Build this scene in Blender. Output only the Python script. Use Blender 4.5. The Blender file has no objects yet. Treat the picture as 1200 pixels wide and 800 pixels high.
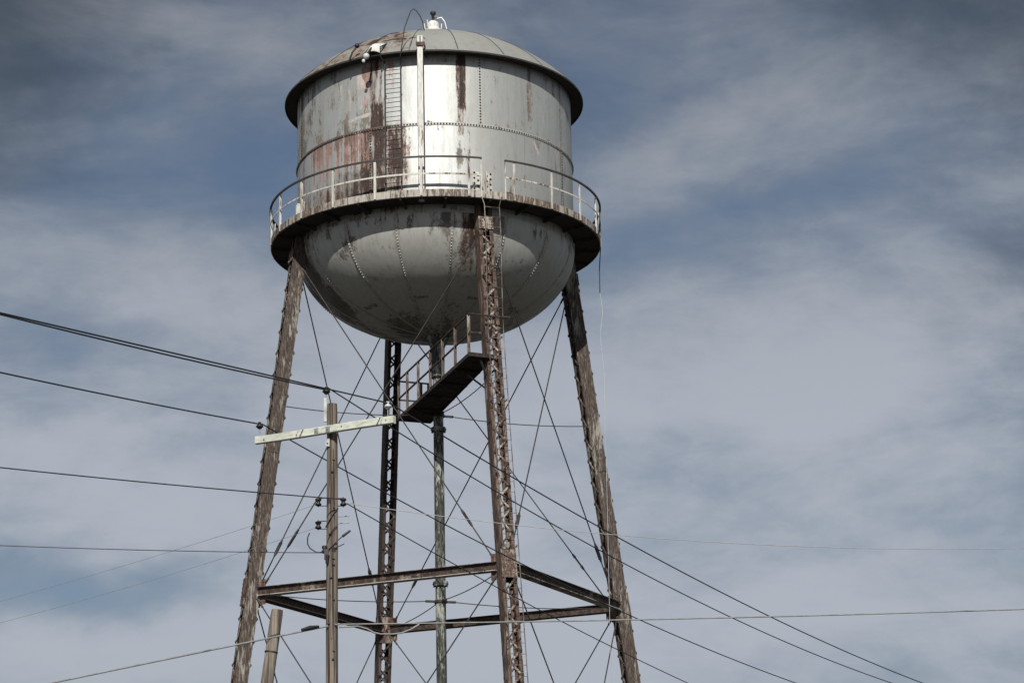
import bpy, math, random
from mathutils import Vector, Matrix, noise
random.seed(7)
sc = bpy.context.scene
COL = sc.collection
R = 4.2                      # tank radius, metres
ZF = 23.9385                 # height of the balcony level above the ground
PI = math.pi
def rad(a): return a * PI / 180.0
def H(h): return ZF + h * R
def smooth(a, b, x):
    if a == b: return 1.0 if x >= a else 0.0
    t = max(0.0, min(1.0, (x - a) / (b - a))); return t * t * (3 - 2 * t)
def band(x, a, b, f):        # 1 inside a..b, soft edge f
    return smooth(a - f, a, x) * (1 - smooth(b, b + f, x))
def cyl(phi, r, z):          # phi in degrees from the side facing the street (-Y), clockwise to +X
    a = rad(phi); return Vector((r * math.sin(a), -r * math.cos(a), z))

# ------------------------------------------------------------------ mesh builder
class MB:
    def __init__(s): s.v = []; s.f = []; s.sm = []; s.mi = []; s.cm = 0
    def add(s, vs, fs, smooth_=False):
        b = len(s.v); s.v += [tuple(x) for x in vs]
        s.f += [tuple(b + i for i in f) for f in fs]; s.sm += [smooth_] * len(fs); s.mi += [s.cm] * len(fs)
    def obox(s, c, ax, ay, az, hx, hy, hz):
        c = Vector(c); vs = []
        for k in (-1, 1):
            for j in (-1, 1):
                for i in (-1, 1): vs.append(c + ax * (hx * i) + ay * (hy * j) + az * (hz * k))
        s.add(vs, [(0, 2, 3, 1), (4, 5, 7, 6), (0, 1, 5, 4), (2, 6, 7, 3), (0, 4, 6, 2), (1, 3, 7, 5)])
    def box(s, c, hx, hy, hz): s.obox(c, Vector((1, 0, 0)), Vector((0, 1, 0)), Vector((0, 0, 1)), hx, hy, hz)
    def bar(s, a, b, w, h, up=Vector((0, 0, 1))):    # rectangular bar from a to b, half width w (sideways), half height h
        a = Vector(a); b = Vector(b); z = (b - a); L = z.length; z.normalize()
        x = z.cross(up)
        if x.length < 1e-4: x = z.cross(Vector((1, 0, 0)))
        x.normalize(); y = x.cross(z)
        s.obox((a + b) / 2, x, y, z, w, h, L / 2)
    def tube(s, pts, r, n=8, cap=True):
        pts = [Vector(q) for q in pts]; m = len(pts)
        rs = r if isinstance(r, (list, tuple)) else [r] * m
        t0 = (pts[1] - pts[0]).normalized()
        u = t0.cross(Vector((0, 0, 1)))
        if u.length < 1e-3: u = t0.cross(Vector((1, 0, 0)))
        u.normalize(); vs = []
        for i in range(m):
            t = (pts[min(i + 1, m - 1)] - pts[max(i - 1, 0)]).normalized()
            u = (u - t * u.dot(t)).normalized(); w = t.cross(u)
            for k in range(n):
                a = 2 * PI * k / n; vs.append(pts[i] + (u * math.cos(a) + w * math.sin(a)) * rs[i])
        fs = []
        for i in range(m - 1):
            for k in range(n):
                k2 = (k + 1) % n
                fs.append((i * n + k, i * n + k2, (i + 1) * n + k2, (i + 1) * n + k))
        s.add(vs, fs, n > 5)
        if cap:
            s.add([vs[k] for k in range(n)], [tuple(range(n - 1, -1, -1))])
            s.add([vs[(m - 1) * n + k] for k in range(n)], [tuple(range(n))])
    def lathe(s, prof, n=64, c=(0, 0, 0), sm=True, a0=0.0, a1=360.0):
        full = abs(a1 - a0 - 360) < 1e-6; nn = n if full else n + 1
        vs = []
        for (r, z) in prof:
            for k in range(nn):
                p = cyl(a0 + (a1 - a0) * k / n, r, z); vs.append((p.x + c[0], p.y + c[1], p.z + c[2]))
        fs = []
        for i in range(len(prof) - 1):
            for k in range(n):
                k2 = (k + 1) % nn
                fs.append((i * nn + k, i * nn + k2, (i + 1) * nn + k2, (i + 1) * nn + k))
        s.add(vs, fs, sm)
    def rivet(s, c, nrm, r, h):
        nrm = Vector(nrm).normalized(); u = nrm.cross(Vector((0.3, 0.2, 0.9))).normalized(); w = nrm.cross(u); c = Vector(c)
        vs = []
        for rr, hh in ((1, -.2), (.85, .55), (.45, .92)):
            for k in range(6):
                a = PI * k / 3; vs.append(c + (u * math.cos(a) + w * math.sin(a)) * r * rr + nrm * h * hh)
        vs.append(c + nrm * h)
        fs = []
        for i in range(2):
            for k in range(6): fs.append((i * 6 + k, i * 6 + (k + 1) % 6, (i + 1) * 6 + (k + 1) % 6, (i + 1) * 6 + k))
        for k in range(6): fs.append((12 + k, 12 + (k + 1) % 6, 18))
        s.add(vs, fs, True)
    def build(s, name, mat, parent=None, attrs=None):
        off = Vector((0, 0, 0)); q = parent
        while q is not None: off += q.location; q = q.parent
        me = bpy.data.meshes.new(name)
        me.from_pydata([(x[0] - off.x, x[1] - off.y, x[2] - off.z) for x in s.v], [], s.f)
        me.polygons.foreach_set('use_smooth', s.sm)
        if attrs:
            for an, vals in attrs.items():
                at = me.attributes.new(an, 'FLOAT', 'POINT'); at.data.foreach_set('value', vals)
        for mm in (mat if isinstance(mat, (list, tuple)) else [mat]): me.materials.append(mm)
        if any(s.mi): me.polygons.foreach_set('material_index', s.mi)
        me.update()
        o = bpy.data.objects.new(name, me); COL.objects.link(o)
        if parent is not None: o.parent = parent
        return o
def tag(o, label=None, cat=None, group=None, kind=None):
    if label: o['label'] = label
    if cat: o['category'] = cat
    if group: o['group'] = group
    if kind: o['kind'] = kind
    return o
def empty(name, loc):
    o = bpy.data.objects.new(name, None); o.location = loc; COL.objects.link(o); return o

# ------------------------------------------------------------------ materials
class NT:
    def __init__(s, name):
        s.m = bpy.data.materials.new(name); s.m.use_nodes = True; s.t = s.m.node_tree
        s.bsdf = s.t.nodes['Principled BSDF']; s.co = s.n('ShaderNodeTexCoord').outputs['Object']
    def n(s, typ, **kw):
        x = s.t.nodes.new(typ)
        for k, v in kw.items(): setattr(x, k, v)
        return x
    def set(s, sock, val):
        if isinstance(val, bpy.types.NodeSocket): s.t.links.new(val, sock)
        elif isinstance(val, tuple) and len(val) == 3 and sock.type == 'RGBA': sock.default_value = (*val, 1)
        else: sock.default_value = val
    def noise(s, scale, detail=6, rough=.6, stretch=(1, 1, 1), off=(0, 0, 0), dist=0.0):
        mp = s.n('ShaderNodeMapping'); s.set(mp.inputs['Vector'], s.co)
        mp.inputs['Scale'].default_value = stretch; mp.inputs['Location'].default_value = off
        t = s.n('ShaderNodeTexNoise'); s.set(t.inputs['Vector'], mp.outputs[0])
        t.inputs['Scale'].default_value = scale; t.inputs['Detail'].default_value = detail
        t.inputs['Roughness'].default_value = rough; t.inputs['Distortion'].default_value = dist
        return t.outputs['Fac']
    def mr(s, v, a, b, c=0.0, d=1.0):
        m = s.n('ShaderNodeMapRange'); m.interpolation_type = 'SMOOTHSTEP'
        for i, x in enumerate((v, a, b, c, d)): s.set(m.inputs[i], x)
        return m.outputs[0]
    def math(s, op, a, b=0.0, clamp=False):
        m = s.n('ShaderNodeMath', operation=op); m.use_clamp = clamp
        s.set(m.inputs[0], a); s.set(m.inputs[1], b); return m.outputs[0]
    def mix(s, f, a, b, blend='MIX'):
        m = s.n('ShaderNodeMix', data_type='RGBA', blend_type=blend)
        s.set(m.inputs[0], f); s.set(m.inputs[6], a); s.set(m.inputs[7], b); return m.outputs[2]
    def attr(s, name):
        a = s.n('ShaderNodeAttribute'); a.attribute_name = name; return a.outputs['Fac']
    def out(s, col, rough=.6, metal=0.0, bump=None, bstr=.3, bdist=.02, spec=.5):
        s.set(s.bsdf.inputs['Base Color'], col); s.set(s.bsdf.inputs['Roughness'], rough); s.set(s.bsdf.inputs['Metallic'], metal)
        s.set(s.bsdf.inputs['Specular IOR Level'], spec)
        if bump is not None:
            b = s.n('ShaderNodeBump'); s.set(b.inputs['Height'], bump); b.inputs['Strength'].default_value = bstr
            b.inputs['Distance'].default_value = bdist; s.t.links.new(b.outputs[0], s.bsdf.inputs['Normal'])
        return s.m

def m_tank(name, base=(.465, .478, .462), metal=.50, rough=.52, pr=((.26, .115, .095), (.34, .20, .175)), chips=.7):
    q = NT(name)
    fine = q.noise(2.2, 9, .68, (3, 3, .50)); big = q.noise(.5, 4, .5, (1, 1, .5)); speck = q.noise(11, 7, .75, (1.3, 1.3, .55)); mott = q.noise(1.3, 8, .7)
    grit = q.noise(26, 4, .7, (1.2, 1.2, .6), (3, 3, 3))
    col = q.mix(q.mr(fine, .36, .66, 0, .42), base, tuple(x * .66 for x in base))
    col = q.mix(q.mr(big, .35, .7, 0, .35), col, (.38, .365, .315))
    col = q.mix(q.mr(grit, .55, .75, 0, .30), col, (.25, .23, .20))
    # thin run-down stains
    run = q.noise(3.0, 7, .72, (3.4, 3.4, .09), (3, 1, 0)); run2 = q.noise(1.2, 3, .6, (1, 1, .6), (8, 8, 1))
    col = q.mix(q.math('MULTIPLY', q.mr(run, .54, .70), q.mr(run2, .40, .62, .05, .55)), col, (.20, .18, .145))
    # bare-metal scrapes and small chips
    sc1 = q.noise(2.4, 8, .8, (2, 2, 1.3), (7, 1, 5), 1.2)
    col = q.mix(q.math('MULTIPLY', q.mr(sc1, .64, .69), .45), col, (.66, .655, .62))
    chip = q.math('MULTIPLY', q.mr(speck, .60, .68), q.mr(mott, .48, .62))
    col = q.mix(q.math('MULTIPLY', chip, chips), col, (.12, .085, .065))
    br = q.math('ADD', q.math('MULTIPLY', q.math('SUBTRACT', speck, .5), 1.5), q.math('MULTIPLY', q.math('SUBTRACT', fine, .5), 1.3))
    br = q.math('ADD', br, q.math('MULTIPLY', q.math('SUBTRACT', grit, .5), .7))
    red = q.mr(q.math('ADD', q.attr('primer'), br), .36, .66)
    col = q.mix(q.math('MULTIPLY', red, .85), col, q.mix(q.mr(speck, .35, .65), pr[0], pr[1]))
    gr = q.mr(q.math('ADD', q.attr('grime_dark'), br), .36, .72)
    col = q.mix(q.math('MULTIPLY', gr, .82), col, q.mix(q.mr(mott, .4, .6), (.050, .041, .029), (.14, .115, .078)))
    gh = q.mr(q.math('ADD', q.attr('ghost'), br), .40, .66)
    col = q.mix(q.math('MULTIPLY', gh, .75), col, (.56, .50, .46))
    rs_ = q.math('ADD', q.attr('rust'), q.math('MULTIPLY', br, .8))
    col = q.mix(q.mr(rs_, .12, .50, 0, .62), col, q.mix(q.mr(fine, .4, .6), (.15, .095, .07), (.26, .19, .145)))
    ru = q.mr(rs_, .38, .74)
    col = q.mix(ru, col, q.mix(q.mr(speck, .34, .70), (.019, .011, .009), (.072, .038, .028)))
    dirt = q.math('MAXIMUM', q.math('MAXIMUM', red, gr), ru)
    met = q.math('MULTIPLY', q.math('SUBTRACT', 1.0, dirt, True), metal)
    ro = q.math('ADD', q.math('ADD', rough - .1, q.math('MULTIPLY', fine, .2)), q.math('MULTIPLY', dirt, .3))
    h = q.math('SUBTRACT', q.math('ADD', q.math('MULTIPLY', q.noise(.9, 2, .5), 1.0), q.math('MULTIPLY', speck, .10)), q.math('MULTIPLY', dirt, .12))
    return q.out(col, ro, met, h, .34, .06)

def m_rusty(name, paint, rust, dark, cover=.5, stretch=(2.2, 2.2, .45), sc_=2.0, rough=.75, metal=0.0, bstr=.3):
    """old painted steel: paint left in patches on rust, darker pits and runs"""
    q = NT(name)
    a = q.noise(sc_, 8, .68, stretch); b = q.noise(sc_ * 4, 6, .7, stretch, (5, 2, 1)); c = q.noise(.35, 3, .5, (1, 1, .8), (2, 7, 3))
    v = q.math('ADD', q.math('ADD', a, q.math('MULTIPLY', q.math('SUBTRACT', c, .5), .7)), q.math('MULTIPLY', q.math('SUBTRACT', b, .5), .5))
    t = .5 + (.5 - cover) * .5
    k = q.mr(v, t - .06, t + .07)
    rc = q.mix(q.mr(b, .42, .62), dark, rust)
    pc = q.mix(q.mr(b, .35, .7), paint, tuple(x * .62 for x in paint))
    col = q.mix(k, rc, pc)
    return q.out(col, rough, metal, q.math('ADD', q.math('MULTIPLY', k, .6), b), bstr, .012, .3)

def m_plain(name, col, var=.25, rough=.6, metal=0.0, sc_=6, stretch=(1, 1, 1)):
    q = NT(name); a = q.noise(sc_, 6, .6, stretch)
    return q.out(q.mix(q.mr(a, .3, .7), tuple(x * (1 - var) for x in col), tuple(min(1, x * (1 + var)) for x in col)), rough, metal, a, .2, .01)

def m_wood(name, a_, b_, dark, lying=False):
    q = NT(name)
    S3 = (lambda k, z: (z * 2, k, k * 1.6)) if lying else (lambda k, z: (k, k, z))
    g = q.noise(7, 8, .65, S3(1.7, .07)); g2 = q.noise(3, 5, .6, S3(2.7, .035), (1, 2, 3)); big = q.noise(.8, 3, .5, (1, 1, .4))
    col = q.mix(q.mr(g, .40, .60), a_, b_)
    col = q.mix(q.mr(big, .35, .7, 0, .5), col, tuple(x * .72 for x in a_))
    col = q.mix(q.mr(g2, .54, .60, 0, .9), col, dark)
    kn = q.noise(2.6, 2, .5, (1.6, 1.6, .7), (9, 4, 2))
    col = q.mix(q.mr(kn, .66, .71, 0, .8), col, dark)
    return q.out(col, .85, 0, q.math('SUBTRACT', g, q.mr(g2, .6, .68, 0, .5)), .5, .012, .2)

M = {}
M['wall'] = m_tank('weathered_aluminium_paint')
M['bowl'] = m_tank('aluminium_paint_on_bowl', (.50, .505, .475), .25, .55, chips=.45)
M['roof'] = m_tank('dull_roof_paint', (.275, .28, .26), .15, .58, ((.10, .078, .055), (.19, .155, .115)))
def m_seam():
    q = NT('seam_paint'); sx_ = q.n('ShaderNodeSeparateXYZ'); q.set(sx_.inputs[0], q.co); a = q.noise(4, 6, .7, (1, 1, .6))
    k = q.math('MAXIMUM', q.math('MULTIPLY', q.mr(sx_.outputs[0], -.75, -1.3), q.mr(a, .30, .50)), q.mr(a, .56, .66))
    return q.out(q.mix(k, (.44, .445, .42), q.mix(q.mr(a, .4, .6), (.05, .033, .026), (.13, .09, .07))), .6, .2)
M['seam'] = m_seam()
M['seam_bowl'] = m_plain('bowl_seam_paint', (.36, .355, .32), .25, .55, .2)
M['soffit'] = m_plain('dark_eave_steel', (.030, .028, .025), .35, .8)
M['leg'] = m_rusty('leg_steel', (.37, .345, .30), (.12, .092, .074), (.040, .03, .025), .28, (3.4, 3.4, .5), 2.4, bstr=.18)
M['leg_front'] = m_rusty('front_leg_steel', (.36, .30, .25), (.145, .092, .07), (.045, .03, .024), .27, (3, 3, .45))
M['leg_back_shaded'] = m_rusty('back_leg_shaded_steel', (.13, .11, .095), (.065, .046, .037), (.028, .021, .018), .2)  # darker copy of leg steel, the tank's shadow put into its colour
M['lace'] = m_rusty('lacing_steel', (.43, .385, .33), (.15, .115, .093), (.055, .04, .033), .42)
M['strut'] = m_rusty('strut_steel', (.30, .26, .22), (.085, .055, .042), (.03, .022, .019), .14, (1, 1, 1))
M['strut_flange'] = m_rusty('strut_flange_lit_paint', (.55, .53, .47), (.2, .14, .1), (.07, .05, .04), .6, (1, 1, 1))  # pale copy for front lower flanges, sunlit look put into the colour
M['gusset'] = m_rusty('gusset_steel', (.36, .31, .26), (.15, .085, .06), (.06, .035, .028), .3)
M['plate'] = m_rusty('batten_plate_steel', (.40, .35, .30), (.19, .125, .095), (.06, .04, .032), .40, (2, 2, .8), 3)
M['fascia'] = m_rusty('balcony_edge_paint', (.47, .435, .375), (.20, .145, .11), (.075, .052, .042), .48, (3.6, 3.6, .5), 2.8)
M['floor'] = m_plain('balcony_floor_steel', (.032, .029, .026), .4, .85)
M['rail'] = m_rusty('rail_paint', (.62, .60, .54), (.26, .19, .15), (.10, .07, .055), .66)
M['toprail'] = m_plain('dark_rail_steel', (.034, .029, .026), .4, .7)
M['white'] = m_rusty('white_board_paint', (.72, .71, .66), (.40, .33, .27), (.16, .10, .08), .80)
M['rivet_dark'] = m_plain('dark_seam_rivets', (.085, .07, .056), .5, .75)  # darker tone for the wall seam rivet heads
M['rivet_pale'] = m_plain('painted_rivets', (.50, .495, .46), .45, .5, .2)
M['rod'] = m_plain('tie_rod_steel', (.034, .031, .030), .4, .6, .1)
M['catwalk'] = m_rusty('catwalk_steel', (.10, .085, .075), (.05, .036, .029), (.022, .017, .015), .3, (1, 1, 1))
M['riser'] = m_rusty('riser_paint', (.40, .415, .36), (.085, .085, .072), (.03, .03, .027), .47, (2.4, 2.4, .6))
M['dark'] = m_plain('dark_hardware', (.014, .014, .015), .3, .45)
M['porcelain'] = m_plain('pale_porcelain', (.55, .57, .58), .15, .25)
M['galv'] = m_plain('galvanised_steel', (.30, .305, .295), .3, .55, .4)
M['ladder'] = m_rusty('ladder_steel', (.38, .35, .31), (.17, .135, .11), (.07, .05, .04), .35)
M['pole'] = m_wood('weathered_pole_wood', (.090, .070, .053), (.27, .223, .178), (.022, .017, .014))
M['post'] = m_wood('grey_post_wood', (.15, .123, .10), (.34, .30, .25), (.07, .055, .045))
M['arm'] = m_wood('pale_green_crossarm_wood', (.50, .515, .435), (.62, .63, .54), (.40, .41, .345), True)
M['wire'] = m_plain('black_line_wire', (.022, .023, .027), .2, .55)
M['wire_grey'] = m_plain('grey_cable', (.24, .245, .24), .2, .55)
M['wire_pale'] = m_plain('bare_aluminium_wire', (.5, .5, .5), .15, .4, .5)
M['concrete'] = m_plain('concrete', (.32, .31, .29), .25, .9, 0, 3)
def m_ground():
    q = NT('dry_ground'); a = q.noise(.05, 6, .6); b = q.noise(2.5, 8, .7); c = q.noise(.4, 5, .6)
    col = q.mix(q.mr(c, .4, .6), (.034, .029, .023), (.028, .030, .018))
    col = q.mix(q.mr(a, .42, .6), col, (.045, .040, .034))
    return q.out(q.mix(q.mr(b, .3, .7, 0, .5), col, (.03, .026, .02)), .95, 0, b, .5, .05)
M['ground'] = m_ground()

# ------------------------------------------------------------------ the ground
g = MB(); N = 40; X = [ (abs(t) ** 3) * (1 if t > 0 else -1) * 4000 for t in [(-1 + 2 * i / N) for i in range(N + 1)]]
vs = [(x, y, 0.0 if math.hypot(x, y) < 120 else .6 * noise.noise((x * .004, y * .004, 0))) for y in X for x in X]
g.add(vs, [(j * (N + 1) + i, j * (N + 1) + i + 1, (j + 1) * (N + 1) + i + 1, (j + 1) * (N + 1) + i) for j in range(N) for i in range(N)], True)
tag(g.build('ground', M['ground']), kind='structure')

# ================================================================== WATER TOWER
T = tag(empty('water_tower', (0, 0, 0)), 'old riveted silver water tower with rusty lattice legs and round bowl bottom', 'water tower')
def fr(x, y, z, o=5): return noise.fractal((x, y, z), 1.0, 2.0, o)
def n01(x, y, z): return noise.noise((x, y, z))

# ---- tank wall with stain attributes
NA, NV = 720, 110
HT = 1.134
vs = []; rust = []; primer = []; grime_dark = []; ghost = []
for j in range(NV + 1):
    h = -.02 + (HT + .02) * j / NV
    for k in range(NA):
        phi = k * 360.0 / NA
        if phi > 180: phi -= 360
        u = phi * R * PI / 180; v = h * R
        wav = .012 * n01(u * .45, v * .45, 3.1) * (1 - abs(2 * (h / HT) - 1) ** 4)
        p = cyl(phi, R + wav, H(h)); vs.append(p)
        sx = n01(u * 4.2, v * .30, 0.7); sx2 = n01(u * 11, v * .8, 4.2); bl = fr(u * 1.4, v * 1.4, 9.3)
        pj = phi + 2.2 * n01(u * 1.2, v * 2.2, 5.5) + 1.0 * sx2
        hj = h + .05 * sx + .03 * bl
        # heavy rust behind the ladder and down the left of it
        hf = n01(u * 16, v * .55, 31.0); hf2 = n01(u * 7, v * .4, 12.5)
        r = (.78 + .25 * hf + .2 * bl) * band(pj, -24.6, -21.0, 2.6) * band(hj, .09, .77, .09)
        r = max(r, .62 * band(pj, -20, -12.5, 3.6) * band(hj, .06, .58, .10) * (.80 + .6 * bl + .6 * hf + .3 * hf2))
        r = max(r, (.72 + .35 * hf2 + .3 * bl + .2 * hf) * band(pj, -40, -25, 7) * band(hj, .07, .315, .07))
        r = max(r, .56 * band(pj, -80, -38, 10) * band(hj, .03, .24, .14) * (.75 + .8 * hf2 + .5 * bl))
        r = max(r, .55 * band(pj, -36, -24, 5) * band(h, .30, .61, .02) * (.55 + 1.1 * hf + .8 * hf2))
        r = max(r, .42 * band(pj, -62, -36, 6) * band(h, .30, .61, .02) * (.35 + 1.1 * hf + .8 * hf2))
        r = max(r, .80 * band(phi + .5 * sx2, 9.5, 12.3, .8) * band(h + .07 * sx2 + .08 * n01(u * 22, 0, 1), .78, 1.14, .06) * (1.0 + .35 * n01(u * 12, v * .7, 2)))
        r = max(r, .50 * band(phi, 9.6, 11.4, .8) * band(h, .56, .78, .05))
        r = max(r, .42 * band(phi, 40.8, 43.4, .6) * band(h, .75, 1.12, .06) * (.9 + .8 * sx2))
        r = max(r, .62 * band(phi, -26.5, -21.5, 1.2) * band(h, .76, 1.12, .03) * (.6 + 1.1 * sx2 + .4 * bl))
        r = max(r, .45 * band(phi, -87, -70, 4) * (.75 + .8 * sx))
        r = max(r, .60 * band(h, .610, .634, .006) * (1 - smooth(-12, -5, phi)) * (1 if phi > -100 else 0) * (.9 + .5 * sx))
        rust.append(r)
        # red primer showing through
        q = .84 * band(pj, -60, -28, 6) * band(h + .02 * sx2, .36, .605, .04) * (.72 + .9 * hf2 + .8 * hf + .6 * bl)
        q = max(q, .62 * 1.1 * band(pj, -56, -34, 4) * band(h, .18, .40, .05) * (.55 + .8 * hf2 + .5 * hf + .8 * bl))
        q = max(q, .55 * band(pj, -20, -10, 3) * band(h, .40, .62, .05) * (.62 + 1.2 * bl))
        q = max(q, .58 * band(pj, -32, -18, 4) * band(h, .80, 1.08, .05) * (.75 + 1.0 * sx + .5 * bl))
        q = max(q, .30 * band(pj, -85, -28, 9) * (.6 + 1.0 * bl))
        primer.append(q)
        # remains of old pale painted strokes
        def stroke(a0, h0, a1, h1, wd):
            ax_, ay_ = a0 * R * PI / 180, h0 * R; bx, by = a1 * R * PI / 180, h1 * R; dx, dy = bx - ax_, by - ay_
            f = max(0, min(1, ((u - ax_) * dx + (v - ay_) * dy) / (dx * dx + dy * dy))); return 1 - smooth(wd * .6, wd * 1.3, math.hypot(u - ax_ - dx * f, v - ay_ - dy * f))
        gg = 0.0
        if -50 < phi < -18 and .6 < h < 1.1:
            for st_ in ((-31, .80, -31.5, 1.04, .085), (-31, 1.02, -25, .80, .08), (-25, .80, -25.3, 1.02, .085), (-36, .72, -26, .74, .06), (-40, .84, -40.5, 1.0, .06), (-36, .80, -36.3, .98, .06)): gg = max(gg, stroke(*st_))
        elif 40 < phi < 75 and .3 < h < .95:
            for st_ in ((50, .80, 51, .70, .05), (56, .76, 60, .52, .07), (60, .52, 63, .68, .06), (44, .58, 50, .40, .06), (50, .40, 58, .36, .05), (66, .66, 69, .56, .05)): gg = max(gg, .8 * stroke(*st_))
        ghost.append(gg * (.62 + .5 * bl + .3 * sx2))
        # black runs, dust, and darker bands
        w = .62 * band(phi + .5 * sx2, 41.2, 43.0, .35) * band(h, .68, 1.14, .08) * (.85 + .6 * n01(u * 7, v * 2.5, 6))
        w = max(w, .40 * band(phi, 41.6, 42.6, .5) * band(h, .1, .7, .1))
        w = max(w, .58 * band(phi, 63.0, 64.6, .5) * band(h, .03, 1.12, .05))
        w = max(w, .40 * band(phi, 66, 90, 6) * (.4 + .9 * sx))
        w = max(w, .46 * band(phi, 9, 14, 1.5) * band(h, .30, .62, .06) * (.55 + 1.2 * bl))
        w = max(w, .62 * band(phi, 8.2, 11, .9) * band(h, .03, .26, .05) * (.7 + .9 * bl + .4 * sx2))
        w = max(w, .58 * band(pj, -44, -24, 6) * band(h, .63, .90, .10) * (.58 + 1.2 * bl + .6 * hf2 + .3 * hf))
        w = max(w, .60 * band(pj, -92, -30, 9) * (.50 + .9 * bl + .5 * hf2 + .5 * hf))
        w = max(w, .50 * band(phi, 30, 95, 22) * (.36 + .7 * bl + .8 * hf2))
        w = max(w, .40 * band(h, .58, .62, .03) * (.6 + .8 * hf) * (1 - .7 * band(phi, 10, 50, 10)))
        for c_, w_ in ((-2, 1), (10.5, 1.6), (26, 1), (42, 1.8), (52, 1.2), (64, 1.5)):
            w = max(w, .52 * band(phi, c_ - w_, c_ + w_, 1.0) * band(h, .606, .64, .008))
        w = max(w, .34 * band(h, 1.085, 1.14, .02) * (.7 + .9 * sx))  # darker band round the top of the wall
        w = max(w, .40 * band(h, -.02, .055, .02) * (.8 + .9 * sx))
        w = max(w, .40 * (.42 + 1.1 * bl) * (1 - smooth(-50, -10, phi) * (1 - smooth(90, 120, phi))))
        grime_dark.append(w)
mb = MB()
fs = [(j * NA + k, j * NA + (k + 1) % NA, (j + 1) * NA + (k + 1) % NA, (j + 1) * NA + k) for j in range(NV) for k in range(NA)]
mb.add(vs, fs, True)
wall = mb.build('tank_wall', M['wall'], T, {'rust': rust, 'primer': primer, 'grime_dark': grime_dark, 'ghost': ghost})

# ---- bowl
ZB, CB = .0175, .641
NA2, NV2 = 360, 70
vs = []; rust = []; primer = []; grime_dark = []
for j in range(NV2 + 1):
    t = (PI / 2) * j / NV2 * .985
    for k in range(NA2):
        phi = k * 360.0 / NA2
        if phi > 180: phi -= 360
        r_ = math.cos(t); d = math.sin(t)
        pl = ((phi - 6.5 + 360) % 22.5) / 22.5
        bul = .022 * math.sin(PI * pl) * math.sin(2 * t)
        vs.append(cyl(phi, R * r_ + bul, H(ZB - CB * d)))
        u = rad(phi) * R * r_; v = d * R
        sx = n01(u * 3.2, v * .35, 21.7); sx2 = n01(u * 8, v * .9, 14.2); bl = fr(u * 1.3, v * 1.3, 19.3)
        pj = phi + 2.5 * n01(u, v, 8.1)
        r0 = .66 * band(pj, 10.5, 16.0, 3.0) * (1 - smooth(.35, .85, d)) * (.85 + .6 * sx + .5 * sx2)
        r0 = max(r0, .45 * band(pj, 18, 26, 2) * (1 - smooth(.2, .45, d)) * (.7 + .7 * sx))
        sd = min((phi - 6.5 + 720) % 22.5, 22.5 - (phi - 6.5 + 720) % 22.5) * rad(1) * R * r_
        r0 = max(r0, .50 * (1 - smooth(.03, .16 + .10 * sx2, sd)) * (1 - smooth(.25, .75, d + .3 * sx)) * (.75 + .7 * bl))
        rust.append(r0)
        primer.append(.0)
        w = .62 * (1 - smooth(.10, .32 + .25 * sx, d)) * (.40 + .9 * sx + .6 * bl)
        w = max(w, .8 * band(pj, -2.5, 4.5, 1.6) * (1 - smooth(.22, .40, d + .12 * sx2)) * (.72 + .6 * bl))
        w = max(w, .6 * band(pj, -60, -20, 6) * band(d, .22, .40, .05) * (.30 + 1.3 * bl))
        w = max(w, .60 * smooth(.60, .93, d) * (.70 + .9 * bl))  # mottled darker tone towards the bottom of the bowl
        w = max(w, .30 * (.4 + 1.0 * bl + .4 * sx))
        w = max(w, .72 * band(d, .80 , .812, .006) * (1 if int((phi + 720) / 13) % 3 == 0 else .2))
        w = max(w, 1.0 * band(pj, -96, -66, 5) * (1 - smooth(.7, .95, d)) * (.85 + .6 * bl + .3 * sx2))  # broad dark band down the left side of the bowl
        w = max(w, .46 * band(pj, 4, 20, 5) * (1 - smooth(.5, .9, d)) * (.8 + .6 * sx))
        grime_dark.append(w)
mb = MB()
mb.add(vs, [(j * NA2 + k, (j + 1) * NA2 + k, (j + 1) * NA2 + (k + 1) % NA2, j * NA2 + (k + 1) % NA2) for j in range(NV2) for k in range(NA2)], True)
bowl = mb.build('tank_bowl', M['bowl'], T, {'rust': rust, 'primer': primer, 'grime_dark': grime_dark})

# ---- riveted seams on wall and bowl: a thin lap strip with its rivet heads
def ring_seam(h):
    m = MB(); m.lathe([(R + .000, H(h) - .042), (R + .017, H(h) - .040), (R + .017, H(h) + .040), (R + .000, H(h) + .042)], 240, sm=False)
    return m
rs = ring_seam(.622); rs.cm = 1
for k in range(300): rs.rivet(cyl(k * 1.2, R + .021, H(.622)), cyl(k * 1.2, 1, 0), .030, .022)
rs.build('riveted_ring_seam', (M['seam'], M['rivet_dark']), T)
for a, h0, h1 in [(18.5 + 90 * i, .635, 1.125) for i in range(4)] + [(63.8 + 90 * i, .02, .608) for i in range(4)]:
    m = MB(); w = .65
    m.lathe([(R + .002, H(h0)), (R + .016, H(h0)), (R + .016, H(h1)), (R + .002, H(h1))], 4, sm=False, a0=a - w, a1=a + w)
    m.cm = 1; z = H(h0) + .05
    while z < H(h1): m.rivet(cyl(a, R + .017, z), cyl(a, 1, 0), .033, .024); z += .088
    m.build('riveted_seam', (M['seam'], M['rivet_dark']), T)
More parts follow.
